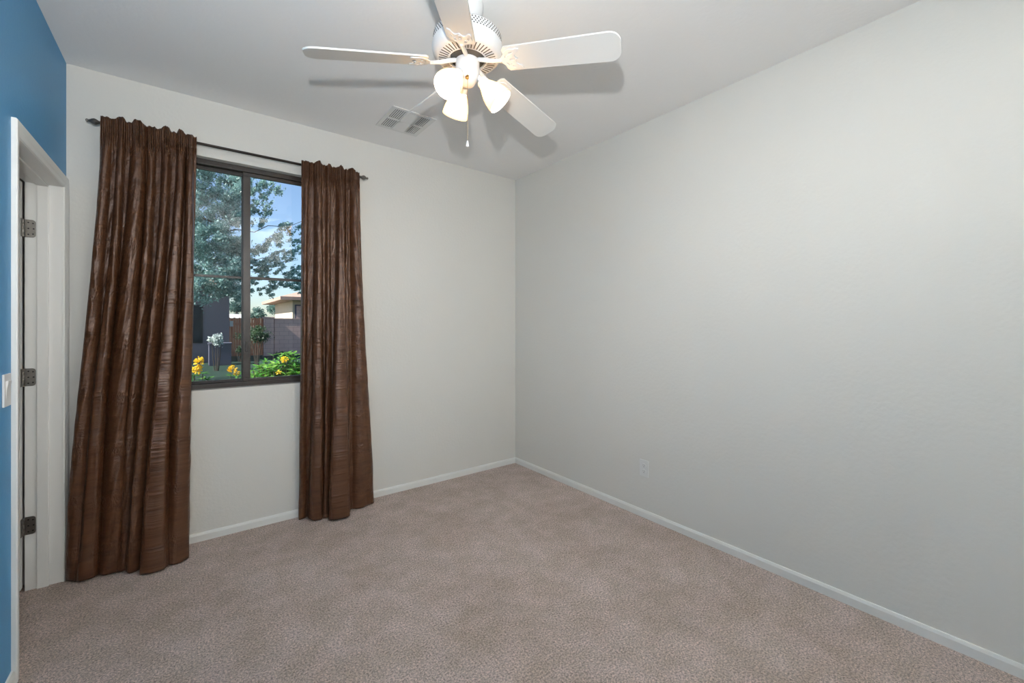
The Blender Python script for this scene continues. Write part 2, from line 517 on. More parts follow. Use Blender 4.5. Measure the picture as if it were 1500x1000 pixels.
# ------------------------------------------------------------------ window
WY0, WY1 = YB + 0.045, YB + 0.115                      # frame depth
wloc = Vector(((WX0 + WX1) / 2, YB + 0.08, SILL))
win = struct(empty('window_1', wloc), 'dark bronze sliding window with crossbars looking out on the yard', 'window')
def wpart(name, boxes, mat, parent=win, bevel=0.002):
    bm = bmesh.new()
    for b in boxes: box(bm, b[0] - wloc.x, b[1] - wloc.x, b[2] - wloc.y, b[3] - wloc.y, b[4] - wloc.z, b[5] - wloc.z, bevel)
    return bm_obj(name, bm, mat, parent)
FZ0, FZ1 = SILL + 0.001, WTOP - 0.001
MXC = 0.30
wpart('frame', [(WX0 + .001, WX1 - .001, WY0, WY1, FZ0, FZ0 + 0.030), (WX0 + .001, WX1 - .001, WY0, WY1, FZ1 - 0.032, FZ1),
                (WX0 + .001, WX0 + 0.03, WY0, WY1, FZ0 + 0.03, FZ1 - 0.032), (WX1 - 0.03, WX1 - .001, WY0, WY1, FZ0 + 0.03, FZ1 - 0.032)], M['bronze_l'])
def sash(x0, x1, y0, y1, name, mull, z0=FZ0 + 0.031, z1=FZ1 - 0.033, w=0.022, midw=0.026):
    m = midw
    s = wpart(name, [(x0, x1, y0, y1, z0, z0 + 0.018), (x0, x1, y0, y1, z1 - 0.022, z1)] +
              [(x0, x0 + (w if not mull == 'L' else m), y0, y1, z0 + .018, z1 - .022), (x1 - (w if not mull == 'R' else m), x1, y0, y1, z0 + .018, z1 - .022)], M['bronze'])
    yc = (y0 + y1) / 2
    bm = bmesh.new(); x_a, x_b = x0 + .018, x1 - .018
    vs = [bm.verts.new(Vector(p) - wloc) for p in ((x_a, yc, z0 + .01), (x_b, yc, z0 + .01), (x_b, yc, z1 - .014), (x_a, yc, z1 - .014))]
    bm.faces.new(vs)
    g = bm_obj('glass_pane', bm, M['glass'], s)
    return s
s1 = sash(WX0 + 0.031, MXC - 0.004, WY0 + 0.040, WY0 + 0.062, 'fixed_sash', 'R')
s2 = sash(MXC - 0.024, WX1 - 0.031, WY0 + 0.012, WY0 + 0.034, 'sliding_sash', 'L', midw=0.042)
s2.data.materials.clear(); s2.data.materials.append(M['bronze_l'])
zc = 1.652
wpart('crossbar', [(WX0 + 0.052, MXC - 0.030, WY0 + 0.045, WY0 + 0.057, zc - 0.008, zc + 0.008)], M['bronze'], s1, 0.001)
wpart('crossbar', [(MXC + 0.018, WX1 - 0.052, WY0 + 0.017, WY0 + 0.029, zc - 0.009, zc + 0.009)], M['bronze'], s2, 0.001)
bm = bmesh.new()
yc = WY1 - 0.004
vs = [bm.verts.new(Vector(p) - wloc) for p in ((WX0 + .03, yc, FZ0 + .03), (MXC - .004, yc, FZ0 + .03), (MXC - .004, yc, FZ1 - .032), (WX0 + .03, yc, FZ1 - .032))]
bm.faces.new(vs)
o = bm_obj('insect_screen', bm, M['screen'], win); o['label'] = 'dim mesh screen over the left half'
o = wpart('latch', [(MXC - 0.012, MXC + 0.004, WY0 + 0.004, WY0 + 0.0118, 1.16, 1.23)], M['bronze'])
bm = bmesh.new(); box(bm, WX0 + 0.001, WX1 - 0.001, YB + 0.0005, WY0 - 0.0005, SILL + 0.0003, SILL + 0.004)
struct(bm_obj('trim_1', bm, M['sill']), 'grey painted ledge under the window', 'window ledge')

# ------------------------------------------------------------------ curtain rod
RY, RZ = YB - 0.086, 2.430
X0r, X1r = -0.375, 0.985
rod = empty('curtain_rod', (0.3, RY, RZ))
tag(rod, 'thin dark curtain rod with pewter finials mounted above the window', 'curtain rod')
bm = bmesh.new(); tube(bm, [(X0r - 0.3, 0, 0), (X1r - 0.3, 0, 0)], 0.008, 12); bm_obj('rod', bm, M['rod'], rod, True)
for sgn, xe in ((-1, X0r), (1, X1r)):
    prof = [(0.009, 0), (0.012, 0.003), (0.009, 0.007), (0.007, 0.010), (0.010, 0.014), (0.007, 0.018), (0.011, 0.022), (0.0165, 0.031), (0.0175, 0.038),
            (0.014, 0.047), (0.008, 0.055), (0.006, 0.060), (0.008, 0.064), (0.0085, 0.068), (0.004, 0.072)]
    bm = bmesh.new()
    seg = 24; rings = []
    for r, z in prof:                                  # twisted cage-like flutes on the bulb
        ring = []
        for i in range(seg):
            a = 2 * PI * i / seg
            k = 1 - (0.16 * (0.5 + 0.5 * math.cos(6 * a + z * 60)) if 0.02 < z < 0.05 else 0)
            ring.append(bm.verts.new((xe - 0.3 + sgn * z, r * k * math.cos(a), r * k * math.sin(a))))
        rings.append(ring)
    for a, b in zip(rings, rings[1:]):
        for i in range(seg): bm.faces.new((a[i], a[(i + 1) % seg], b[(i + 1) % seg], b[i]))
    bm.faces.new(rings[0]); bm.faces.new(rings[-1])
    o = bm_obj('finial', bm, M['finial'], rod, True); o['label'] = 'pewter fluted finial'
    bm = bmesh.new()
    bx = xe - 0.3 - sgn * 0.02
    box(bm, bx - 0.006, bx + 0.006, -0.010, 0.0858, -0.014, -0.0085, 0.001)
    box(bm, bx - 0.010, bx + 0.010, 0.0818, 0.0858, -0.035, 0.012, 0.001)
    bm_obj('bracket', bm, M['rod'], rod)

# ------------------------------------------------------------------ curtains
def smooth01(x):
    x = np.clip(x, 0, 1); return x * x * (3 - 2 * x)
def curtain(name, top, bot, ridges, ztop, seed, label, tabs, amp_t, amp_b):
    """top/bot: polylines of (s, x, y); ridges: (s_top, s_bot, width, height)"""
    rng = np.random.default_rng(seed)
    NS, NTT = 420, 240
    S = np.linspace(0, 1, NS); T = np.linspace(0, 1, NTT)     # T: 0 top .. 1 floor
    top = np.array(top); bot = np.array(bot)
    def path(P, s):
        return np.stack([np.interp(s, P[:, 0], P[:, 1]), np.interp(s, P[:, 0], P[:, 2])], -1)
    ph = rng.uniform(0, 6.28, 12)
    verts = np.zeros((NTT, NS, 3))
    for j, tt in enumerate(T):
        e = tt ** 0.85
        k = smooth01((tt - 0.03) / 0.97)
        e2 = 0.25 * tt + 0.75 * k
        A = path(top, S); B = path(bot, S)
        # smooth B
        P = A * (1 - e2) + B * e2
        tan = np.gradient(P, axis=0); tan /= np.linalg.norm(tan, axis=1)[:, None] + 1e-9
        nr = np.stack([tan[:, 1], -tan[:, 0]], -1)            # toward the room (-y)
        h = np.zeros(NS); lat = np.zeros(NS)
        grow = smooth01((tt - 0.015) / 0.10)
        for (st, sb, w, hh, lean) in ridges:
            wob = 0.007 * math.sin(5.2 * tt + st * 40) + 0.004 * math.sin(13 * tt + st * 17)
            c = st * (1 - e) + sb * e + wob
            ww = w * (0.62 + 0.55 * e)
            d = (S - c) / ww
            g = np.where(np.abs(d) < 1, np.clip(1 - np.abs(d) ** 2.2, 0, 1) ** 0.75, 0)
            amp = hh * (amp_t * (1 - e) + amp_b * e) * (0.5 + 0.5 * grow)
            lat += np.exp(-d * d) * amp * lean
            hn = g * amp
            h = np.maximum(h, hn) + 0.18 * np.minimum(h, hn)
        h += 0.0030 * np.sin(S * 95 + ph[0] + 2 * np.sin(tt * 5)) * (1 - grow)
        h += 0.0016 * np.sin(S * 41 + ph[1] + 2 * tt)
        # taffeta creases: short soft horizontal buckles
        h += 0.0024 * np.sin(tt * 46 + 3.0 * np.sin(S * 21 + ph[2]) + ph[3]) * np.sin(S * 33 + ph[4] + 4 * tt) ** 2
        h += 0.0014 * np.sin(tt * 103 + 4.0 * np.sin(S * 31 + ph[5])) * np.sin(S * 27 + ph[6] - 7 * tt) ** 2
        # pocket gathers near the top
        gz = math.exp(-((tt - 0.028) / 0.03) ** 2)
        h += gz * 0.004 * np.sin(S * 210 + 3 * np.sin(S * 37)) + 0.003 * gz * np.sin(S * 330 + ph[7])
        h += -0.004 * math.exp(-((tt - 0.030) / 0.006) ** 2)
        # break at the floor
        fb = smooth01((tt - 0.93) / 0.07)
        h += fb * (0.010 * np.sin(S * 19 + ph[8]) + 0.006)
        P = P + nr * h[:, None] + tan * lat[:, None]
        ztopS = ztop + np.zeros(NS)
        for c, w in tabs: ztopS += 0.017 * np.exp(-np.abs((S - c) / w) ** 4)
        ztopS += 0.002 * np.sin(S * 120)
        zb = 0.006 + 0.006 * np.sin(S * 23 + ph[9]) ** 2 + 0.004 * np.sin(S * 9)**2
        z = ztopS * (1 - tt) + zb * tt
        verts[j, :, 0] = P[:, 0]; verts[j, :, 1] = np.minimum(P[:, 1], YB - 0.016); verts[j, :, 2] = z
    # keep the cloth off the rod: tube passes through the pocket
    V = verts.reshape(-1, 3)
    idx = np.arange(NTT * NS).reshape(NTT, NS)
    Fc = np.stack([idx[:-1, :-1], idx[1:, :-1], idx[1:, 1:], idx[:-1, 1:]], -1).reshape(-1, 4)
    me = bpy.data.meshes.new(name)
    origin = np.array([V[:, 0].mean(), V[:, 1].mean(), 0])
    me.from_pydata((V - origin).tolist(), [], Fc.tolist())
    me.materials.append(M['curtain'])
    uvl = me.uv_layers.new(name='UVMap')
    li = np.zeros(len(me.loops), dtype=np.int32); me.loops.foreach_get('vertex_index', li)
    UV = np.stack([np.tile(S, NTT) * 1.3, np.repeat(T, NS) * 2.45], -1)
    uvl.data.foreach_set('uv', UV[li].ravel())
    me.polygons.foreach_set('use_smooth', [True] * len(me.polygons)); me.update()
    o = bpy.data.objects.new(name, me); o.location = origin; col.objects.link(o)
    md = o.modifiers.new('thickness', 'SOLIDIFY'); md.thickness = 0.0018; md.offset = 0
    tag(o, label, 'curtain', 'brown curtains at the window')
    return o
yr = RY - 0.024
curtain('curtain', [(0, -0.385, yr), (1, 0.028, yr)],
        [(0, -0.510, 3.195), (0.15, -0.44, 3.175), (0.40, -0.325, 3.19), (0.62, -0.225, 3.13), (0.80, -0.150, 3.07), (0.92, -0.075, 3.085), (1, -0.035, 3.14)],
        [(0.05, 0.05, 0.075, 0.65, 0.0), (0.20, 0.16, 0.060, 0.8, 0.1), (0.36, 0.33, 0.120, 1.1, 0.15), (0.50, 0.50, 0.070, 0.7, 0.1), (0.655, 0.63, 0.075, 1.05, 0.15),
         (0.815, 0.78, 0.075, 1.0, 0.1), (0.93, 0.92, 0.070, 0.85, 0.0)],
        2.457, 3, 'wide brown taffeta curtain left of the window, spreading to the floor beside the doorway',
        [(0.19, 0.045), (0.36, 0.05), (0.655, 0.045), (0.815, 0.035)], 0.042, 0.090)
curtain('curtain', [(0, 0.598, yr), (1, 0.985, yr)],
        [(0, 0.600, 3.222), (0.12, 0.64, 3.205), (0.26, 0.70, 3.17), (0.42, 0.76, 3.16), (0.60, 0.825, 3.10), (0.72, 0.87, 3.12), (0.86, 0.985, 3.165), (1, 1.085, 3.212)],
        [(0.08, 0.04, 0.06, 0.45, 0.0), (0.27, 0.26, 0.095, 1.0, 0.1), (0.44, 0.42, 0.06, 0.6, 0.1), (0.63, 0.59, 0.090, 1.25, 0.1), (0.76, 0.71, 0.04, 0.45, 0.0), (0.88, 0.89, 0.095, 0.9, 0.2)],
        2.452, 5, 'narrower brown taffeta curtain right of the window, nearer the room corner',
        [(0.28, 0.05), (0.46, 0.03), (0.66, 0.05), (0.84, 0.045)], 0.042, 0.080)

# ------------------------------------------------------------------ outlet, switch, ceiling vent
oy, oz = 1.787, 0.341
ot = empty('wall_outlet', (XR, oy, oz)); tag(ot, 'small white electrical outlet low on the long right wall', 'electrical outlet')
bm = bmesh.new(); box(bm, -0.006, 0, -0.035, 0.035, -0.0575, 0.0575, 0.002); bm_obj('cover_plate', bm, M['painted_plastic'], ot)
for zz in (0.020, -0.020):
    bm = bmesh.new()
    lathe(bm, [(0.017, 0), (0.017, 0.0018), (0.016, 0.0022)], 24, Matrix.Translation((-0.006, 0, zz)) @ Matrix.Rotation(-PI / 2, 4, 'Y') @ Matrix.Diagonal((0.82, 1, 1, 1)))
    rc = bm_obj('socket', bm, M['painted_plastic'], ot)
    bm = bmesh.new()
    box(bm, -0.0085, -0.0079, -0.0075, -0.0055, zz - 0.001, zz + 0.007); box(bm, -0.0085, -0.0079, 0.0050, 0.0068, zz - 0.001, zz + 0.006)
    lathe(bm, [(0.0025, 0), (0.0025, 0.0006)], 10, Matrix.Translation((-0.0079, 0, zz - 0.008)) @ Matrix.Rotation(-PI / 2, 4, 'Y'))
    bm_obj('slot', bm, M['slot'], rc)
bm = bmesh.new(); lathe(bm, [(0.003, 0), (0.003, 0.001)], 12, Matrix.Translation((-0.006, 0, 0)) @ Matrix.Rotation(-PI / 2, 4, 'Y')); bm_obj('screw', bm, M['painted_plastic'], ot)

sw = empty('light_switch', (XL, 2.318, 1.103)); tag(sw, 'white rocker light switch on the blue wall beside the doorway', 'light switch')
bm = bmesh.new(); box(bm, 0, 0.006, -0.036, 0.036, -0.0585, 0.0585, 0.002); bm_obj('cover_plate', bm, M['plastic'], sw)
bm = bmesh.new()
vs = [(-0.0165, -0.0335, 0.0062), (0.0165, -0.0335, 0.0062), (0.0165, 0, 0.0075), (-0.0165, 0, 0.0075), (0.0165, 0.0335, 0.0120), (-0.0165, 0.0335, 0.0120)]
f1 = [bm.verts.new((x, y, z)) for y, z, x in vs]; f0 = [bm.verts.new((0.005, y, z)) for y, z, x in vs]
bm.faces.new((f1[0], f1[1], f1[2], f1[3])); bm.faces.new((f1[3], f1[2], f1[4], f1[5]))
loop = [0, 1, 2, 4, 5, 3]
for i in range(6):
    a, b = loop[i], loop[(i + 1) % 6]; bm.faces.new((f1[a], f1[b], f0[b], f0[a]))
bm_obj('rocker', bm, M['plastic'], sw)

VX0, VX1, VY0, VY1 = 1.032, 1.335, 2.612, 2.940
vt = empty('ceiling_vent', ((VX0 + VX1) / 2, (VY0 + VY1) / 2, H)); tag(vt, 'square white ceiling air register with dark louvers beyond the fan', 'air vent')
vl = Vector(vt.location)
def vb(name, boxes, mat, parent=vt, bevel=0.0, tilt=None):
    bm = bmesh.new()
    for b in boxes:
        m = None
        if tilt:
            c = Vector(((b[0] + b[1]) / 2, (b[2] + b[3]) / 2, (b[4] + b[5]) / 2)) - vl
            m = Matrix.Translation(c) @ Matrix.Rotation(tilt[1], 4, tilt[0]) @ Matrix.Translation(-c)
        box(bm, b[0] - vl.x, b[1] - vl.x, b[2] - vl.y, b[3] - vl.y, b[4] - vl.z, b[5] - vl.z, bevel, 0, m)
    return bm_obj(name, bm, mat, parent)
fw = 0.026; zt = H - 0.0002
vb('frame', [(VX0, VX1, VY0, VY0 + fw, H - .006, zt), (VX0, VX1, VY1 - fw, VY1, H - .006, zt), (VX0, VX0 + fw, VY0 + fw, VY1 - fw, H - .006, zt), (VX1 - fw, VX1, VY0 + fw, VY1 - fw, H - .006, zt)], M['vent'], bevel=0.001)
vb('duct_opening', [(VX0 + fw, VX1 - fw, VY0 + fw, VY1 - fw, H - .0012, zt)], M['duct'])
xm0, xm1 = VX0 + 0.108, VX1 - 0.108; ym = (VY0 + VY1) / 2
vb('divider', [(VX0 + fw, VX1 - fw, ym - 0.006, ym + 0.006, H - .009, H - .0015), (xm0 - 0.004, xm0 + 0.004, VY0 + fw, VY1 - fw, H - .009, H - .0015), (xm1 - 0.004, xm1 + 0.004, VY0 + fw, VY1 - fw, H - .009, H - .0015)], M['vent'])
for ya, yb in ((VY0 + fw, ym - 0.007), (ym + 0.007, VY1 - fw)):
    for xa, xb, sg in ((VX0 + fw, xm0 - .004, 1), (xm1 + .004, VX1 - fw, 1)):
        n = 6
        for k in range(n):
            xc = xa + (k + 0.5) * (xb - xa) / n
            vb('louver', [(xc - 0.0036, xc + 0.0036, ya, yb, H - .0078, H - .0068)], M['vent'], tilt=('Y', math.radians(20)))
    n = 10
    for k in range(n):
        yc = ya + (k + 0.5) * (yb - ya) / n
        vb('louver', [(xm0 + .004, xm1 - .004, yc - 0.0064, yc + 0.0064, H - .0078, H - .0070)], M['vent'], tilt=('X', math.radians(-12)))

# ------------------------------------------------------------------ ceiling fan
FX, FY = 0.968, 1.598
fan = empty('ceiling_fan', (FX, FY, H)); tag(fan, 'white five-blade ceiling fan with three lit frosted shades', 'ceiling fan')
def fz(z): return z - H
bm = bmesh.new(); lathe(bm, [(0.070, 0), (0.070, -0.012), (0.066, -0.035), (0.050, -0.060), (0.030, -0.072), (0.018, -0.075)], 40); bm_obj('canopy', bm, M['fan'], fan, True, 50)
bm = bmesh.new(); tube(bm, [(0, 0, -0.07), (0, 0, fz(2.60))], 0.013, 16); bm_obj('downrod', bm, M['fan'], fan, True)
# motor housing
prof = [(0.014, 2.640), (0.030, 2.636), (0.045, 2.628), (0.100, 2.618), (0.138, 2.606), (0.147, 2.596), (0.150, 2.560), (0.154, 2.556), (0.1545, 2.540), (0.150, 2.524), (0.140, 2.510), (0.128, 2.503), (0.080, 2.497), (0.078, 2.512), (0.05, 2.512)]
bm = bmesh.new(); lathe(bm, [(r, fz(z)) for r, z in prof], 64); hs = bm_obj('motor_housing', bm, M['fan'], fan, True, 35)
# perforated band and bottom slots (dark openings)
bm = bmesh.new()
for ring in range(4):
    for k in range(68):
        a = 2 * PI * (k + 0.5 * (ring % 2)) / 68
        z = 2.566 + ring * 0.0085
        r = 0.1497 - (z - 2.560) * 0.083 + 0.0003
        m = Matrix.Rotation(a, 4, 'Z') @ Matrix.Translation((r, 0, fz(z)))
        box(bm, -0.0006, 0.0006, -0.0025, 0.0025, -0.0028, 0.0028, 0, 0, m @ Matrix.Rotation(math.radians(45), 4, 'X'))
o = bm_obj('perforated_band', bm, M['slot'], hs); o['kind'] = 'stuff'; o['label'] = 'grey perforated band'
for k in range(45):
    a = 2 * PI * k / 45
    bm = bmesh.new()
    m = Matrix.Rotation(a, 4, 'Z') @ Matrix.Translation((0.106, 0, fz(2.4997))) @ Matrix.Rotation(math.radians(-7), 4, 'Y')
    box(bm, -0.0185, 0.0185, -0.0021, 0.0021, -0.0006, 0.0006, 0, 0, m)
    bm_obj('slot', bm, M['slot'], hs)
bm = bmesh.new(); lathe(bm, [(0.074, fz(2.512)), (0.074, fz(2.500)), (0.055, fz(2.496)), (0.045, fz(2.496))], 40); bm_obj('flywheel', bm, M['slot'], fan, True)
bm = bmesh.new(); lathe(bm, [(0.044, fz(2.500)), (0.052, fz(2.494)), (0.053, fz(2.43)), (0.050, fz(2.418)), (0.036, fz(2.404)), (0.030, fz(2.392)), (0.012, fz(2.386))], 40); sh = bm_obj('switch_housing', bm, M['fan'], fan, True, 50)

def flat_plate(name, outline, holes, th, mat, parent, matrix):
    cu = bpy.data.curves.new(name, 'CURVE'); cu.dimensions = '2D'; cu.fill_mode = 'BOTH'; cu.extrude = th / 2; cu.bevel_depth = 0.0008; cu.bevel_resolution = 1
    for pl in [outline] + holes:
        sp = cu.splines.new('POLY'); sp.points.add(len(pl) - 1)
        for p, q in zip(sp.points, pl): p.co = (q[0], q[1], 0, 1)
        sp.use_cyclic_u = True
    tmp = bpy.data.objects.new('tmp', cu); col.objects.link(tmp)
    bpy.context.view_layer.update()
    me = bpy.data.meshes.new_from_object(tmp.evaluated_get(bpy.context.evaluated_depsgraph_get()))
    bpy.data.objects.remove(tmp); bpy.data.curves.remove(cu)
    me.name = name; me.materials.clear(); me.materials.append(mat)
    me.transform(matrix)
    o = bpy.data.objects.new(name, me); col.objects.link(o); o.parent = parent
    return o

def ell(cx, cy, rx, ry, rot=0, n=14):
    return [(cx + rx * math.cos(a) * math.cos(rot) - ry * math.sin(a) * math.sin(rot), cy + rx * math.cos(a) * math.sin(rot) + ry * math.sin(a) * math.cos(rot)) for a in [2 * PI * i / n for i in range(n)]]

R = 0.66; PHI = 14.96
bo = []                                                # blade outline (x = radius)
r0, r1, w0, w1 = 0.175, R, 0.058, 0.0655
bo.append((r0, -w0 + 0.012)); bo.append((r0 + 0.012, -w0))
bo.append((r1 - 0.05, -w1))
for k in range(1, 8):
    a = -PI / 2 + k / 8 * PI / 2
    bo.append((r1 - 0.045 + 0.045 * math.cos(a), -w1 + 0.045 + 0.045 * math.sin(a)))
for k in range(0, 8):
    a = k / 8 * PI / 2
    bo.append((r1 - 0.045 + 0.045 * math.cos(a), w1 - 0.045 + 0.045 * math.sin(a)))
bo.append((r1 - 0.05, w1)); bo.append((r0 + 0.012, w0)); bo.append((r0, w0 - 0.012))
# bracket plate outline: a scalloped shield that widens onto the blade
half = [(0.150, 0.010), (0.163, 0.012), (0.172, 0.022), (0.182, 0.036), (0.196, 0.046), (0.212, 0.050), (0.228, 0.046), (0.240, 0.050), (0.250, 0.046), (0.246, 0.036), (0.234, 0.030), (0.224, 0.020), (0.226, 0.010), (0.236, 0.0)]
shield = half + [(x, -y) for x, y in half[-2::-1]]
holes = [ell(0.188, 0.020, 0.004, 0.011, -0.6), ell(0.188, -0.020, 0.004, 0.011, 0.6), ell(0.208, 0.0, 0.010, 0.005), ell(0.212, 0.034, 0.010, 0.004, 0.3), ell(0.212, -0.034, 0.010, 0.004, -0.3)]
for k in range(5):
    A = math.radians(PHI + 72 * k)
    pitch = math.radians(15.3); zr = fz(2.487); droop = math.atan2(0.07, 0.66)
    if k == 1:
        pitch = math.radians(46); zr = fz(2.467); droop = -math.atan2(0.082, 0.66); A = math.radians(88)
    # local x along radius, y to the left of the heading, left edge lower
    base = Matrix.Translation((0, 0, zr)) @ Matrix.Rotation(A, 4, 'Z') @ Matrix.Rotation(droop, 4, 'Y') @ Matrix.Rotation(-pitch, 4, 'X')
    bl = flat_plate('fan_blade', bo, [], 0.0055, M['blade'], fan, base)
    br = flat_plate('blade_bracket', shield, holes, 0.003, M['fan'], fan, base @ Matrix.Translation((0, 0, -0.0062)))
    bm = bmesh.new()
    rm = Matrix.Rotation(A, 4, 'Z')
    p = [rm @ Vector((0.050, 0, fz(2.492))), rm @ Vector((0.085, 0, fz(2.482))), rm @ Vector((0.120, 0, fz(2.470))) , base @ Vector((0.165, 0, -0.008))]
    tube(bm, p, [0.009, 0.010, 0.009, 0.007], 10)
    bm_obj('arm', bm, M['fan'], br, True)
    for sx, sy in ((0.200, 0.022), (0.200, -0.022), (0.226, 0.0)):
        bm = bmesh.new()
        lathe(bm, [(0.004, 0), (0.004, 0.002), (0.002, 0.003)], 10, base @ Matrix.Translation((sx, sy, -0.0085)) @ Matrix.Rotation(PI, 4, 'X'))
        bm_obj('screw', bm, M['fan'], br)

# lamp holders, shades, bulbs
for az in (83, 203, 323):
    A = math.radians(az)
    rm = Matrix.Rotation(A, 4, 'Z')
    tilt = math.radians(42)
    neck = Vector((0.062, 0, fz(2.408)))
    axis = Vector((math.sin(tilt), 0, -math.cos(tilt)))
    frame = Matrix.Translation(neck) @ Matrix.Rotation(PI - tilt, 4, 'Y')   # local +z runs along the shade axis
    bm = bmesh.new()
    tube(bm, [rm @ Vector((0.030, 0, fz(2.425))), rm @ Vector((0.048, 0, fz(2.424))), rm @ (neck + axis * 0.004)], [0.011, 0.012, 0.013], 12)
    lathe(bm, [(0.012, -0.004), (0.024, 0.000), (0.026, 0.006), (0.026, 0.020), (0.024, 0.022)], 28, rm @ frame)
    hd = bm_obj('lamp_holder', bm, M['fan'], fan, True)
    bm = bmesh.new()
    prof = [(0.0225, 0.012), (0.0275, 0.024), (0.036, 0.040), (0.046, 0.062), (0.0535, 0.085), (0.0575, 0.108), (0.0580, 0.122), (0.0565, 0.124), (0.0555, 0.108), (0.0515, 0.085), (0.044, 0.062), (0.034, 0.040), (0.0255, 0.024)]
    lathe(bm, prof, 40, rm @ frame, False, False)
    o = bm_obj('lamp_shade', bm, M['shade'], fan, True, 80); o['label'] = 'glowing frosted glass shade'
    bm = bmesh.new()
    lathe(bm, [(0.009, 0.048), (0.012, 0.056), (0.020, 0.068), (0.024, 0.080), (0.021, 0.094), (0.010, 0.104), (0.003, 0.106)], 20, rm @ frame)
    o = bm_obj('bulb', bm, M['bulb'], fan, True, 80)

# pull chain hanging from the front of the switch housing
vdir = Vector((-FX, -FY, 0)).normalized()
cp = vdir * 0.050
bm = bmesh.new(); lathe(bm, [(0.004, 0), (0.006, 0.004), (0.004, 0.010), (0.002, 0.012)], 12, Matrix.Translation(cp + Vector((0, 0, fz(2.388))) )); box(bm, cp.x - 0.004, cp.x + 0.004, cp.y - 0.004, cp.y + 0.012, fz(2.394), fz(2.404)); pc = bm_obj('chain_socket', bm, M['brass'], fan, True); pc['label'] = 'brass chain outlet'
bm = bmesh.new()
n = 76
for i in range(n):
    z = fz(2.388) - i * (2.388 - 2.122) / n
    bmesh.ops.create_uvsphere(bm, u_segments=6, v_segments=4, radius=0.0013, matrix=Matrix.Translation(cp + Vector((0, 0, z))))
tube(bm, [cp + Vector((0, 0, fz(2.39))), cp + Vector((0, 0, fz(2.12)))], 0.0005, 5)
bm_obj('pull_chain', bm, M['chain'], fan, True)
bm = bmesh.new(); lathe(bm, [(0.002, 0.026), (0.004, 0.022), (0.0045, 0.014), (0.0065, 0.006), (0.0065, 0.001), (0.003, -0.001)], 14, Matrix.Translation(cp + Vector((0, 0, fz(2.098))))); o = bm_obj('pull_knob', bm, M['fan'], fan, True); o['label'] = 'white pull-chain knob'

# ------------------------------------------------------------------ outside
bm = bmesh.new(); box(bm, -30, 40, YB + 0.16, 90, GZ - 0.3, GZ)
struct(bm_obj('ground', bm, M['lawn']), 'dark green lawn outside the window', 'lawn')

def cloud(centres, count, size, mat, name, parent, seed, up=0.0, aspect=0.45, origin=(0, 0, 0), gauss=False, curl=0.5):
    """leaves: little folded diamonds scattered through ellipsoids; centres: (x,y,z,rx,ry,rz,weight)"""
    rng = np.random.default_rng(seed)
    C = np.array(centres, float)
    vol = C[:, 6] * np.cbrt(C[:, 3] * C[:, 4] * C[:, 5]) ** 2
    ci = rng.choice(len(C), count, p=vol / vol.sum())
    d = rng.normal(size=(count, 3)); d /= np.linalg.norm(d, axis=1)[:, None]
    rr = np.minimum(np.abs(rng.normal(0, 0.62, count)), 2.0) if gauss else rng.uniform(0, 1, count) ** 0.5
    P = C[ci, :3] + d * rr[:, None] * C[ci, 3:6]
    n = rng.normal(size=(count, 3)); n[:, 2] += up; n /= np.linalg.norm(n, axis=1)[:, None]
    a = np.cross(n, rng.normal(size=(count, 3))); a /= np.linalg.norm(a, axis=1)[:, None]
    b = np.cross(n, a)
    L = size * rng.uniform(0.6, 1.4, count)[:, None]; W = L * aspect
    v = np.stack([P - a * L / 2, P + b * W / 2 + n * L * 0.08 * curl, P + a * L / 2, P - b * W / 2 + n * L * 0.08 * curl], 1).reshape(-1, 3) - np.array(origin)
    f = np.arange(count * 4).reshape(-1, 4)
    f2 = np.concatenate([f[:, [0, 1, 2]], f[:, [0, 2, 3]]])
    return link_mesh(name, v.tolist(), f2.tolist(), mat, parent)

# the big feathery tree; trunk hidden behind the left curtain, boughs reaching right
TY = 12.0
torg = Vector((-2.6, 12.6, GZ))
tree = empty('feathery_tree', torg); tag(tree, 'tall feathery green tree filling the upper window, boughs drooping across both panes', 'tree')
bm = bmesh.new()
def bt(pts, rad):
    rj = random.Random(len(pts)); q = []; rr_ = []
    for i in range(len(pts) - 1):
        for m in range(5):
            f = m / 5; a, b = Vector(pts[i]), Vector(pts[i + 1]); j = 0.06 if (i or m) else 0
            q.append(a.lerp(b, f) + Vector((rj.uniform(-j, j), rj.uniform(-j, j), rj.uniform(-j, j) * 1.4))); rr_.append(rad[i] * (1 - f) + rad[i + 1] * f)
    pts = q + [Vector(pts[-1])]; rad = rr_ + [rad[-1]]
    tube(bm, [Vector(p) - torg for p in pts], rad, 8)
bt([(-2.6, 12.6, GZ), (-2.5, 12.5, 1.2), (-2.2, 12.4, 2.4), (-1.6, 12.3, 3.8)], [0.24, 0.2, 0.17, 0.12])
bt([(-2.2, 12.4, 2.4), (-2.9, 12.6, 4.0), (-3.4, 12.8, 5.6)], [0.14, 0.1, 0.05])
bt([(-1.6, 12.3, 3.8), (-0.4, 12.1, 4.7), (0.8, 12.0, 5.2), (2.0, 12.0, 5.1)], [0.1, 0.06, 0.018, 0.006])
bt([(-1.9, 12.3, 3.2), (-0.4, 12.0, 3.9), (0.9, 11.9, 3.5), (2.3, 11.9, 4.0)], [0.08, 0.03, 0.012, 0.005])
bt([(-2.1, 12.4, 2.7), (-0.6, 12.1, 3.3), (0.8, 12.0, 2.85), (2.2, 12.0, 3.0)], [0.07, 0.02, 0.010, 0.004])
bt([(-1.6, 12.3, 3.8), (-1.0, 12.3, 5.4), (-0.4, 12.4, 6.6)], [0.1, 0.06, 0.02])
bm_obj('trunk', bm, M['bark'], tree, True)
cl = []
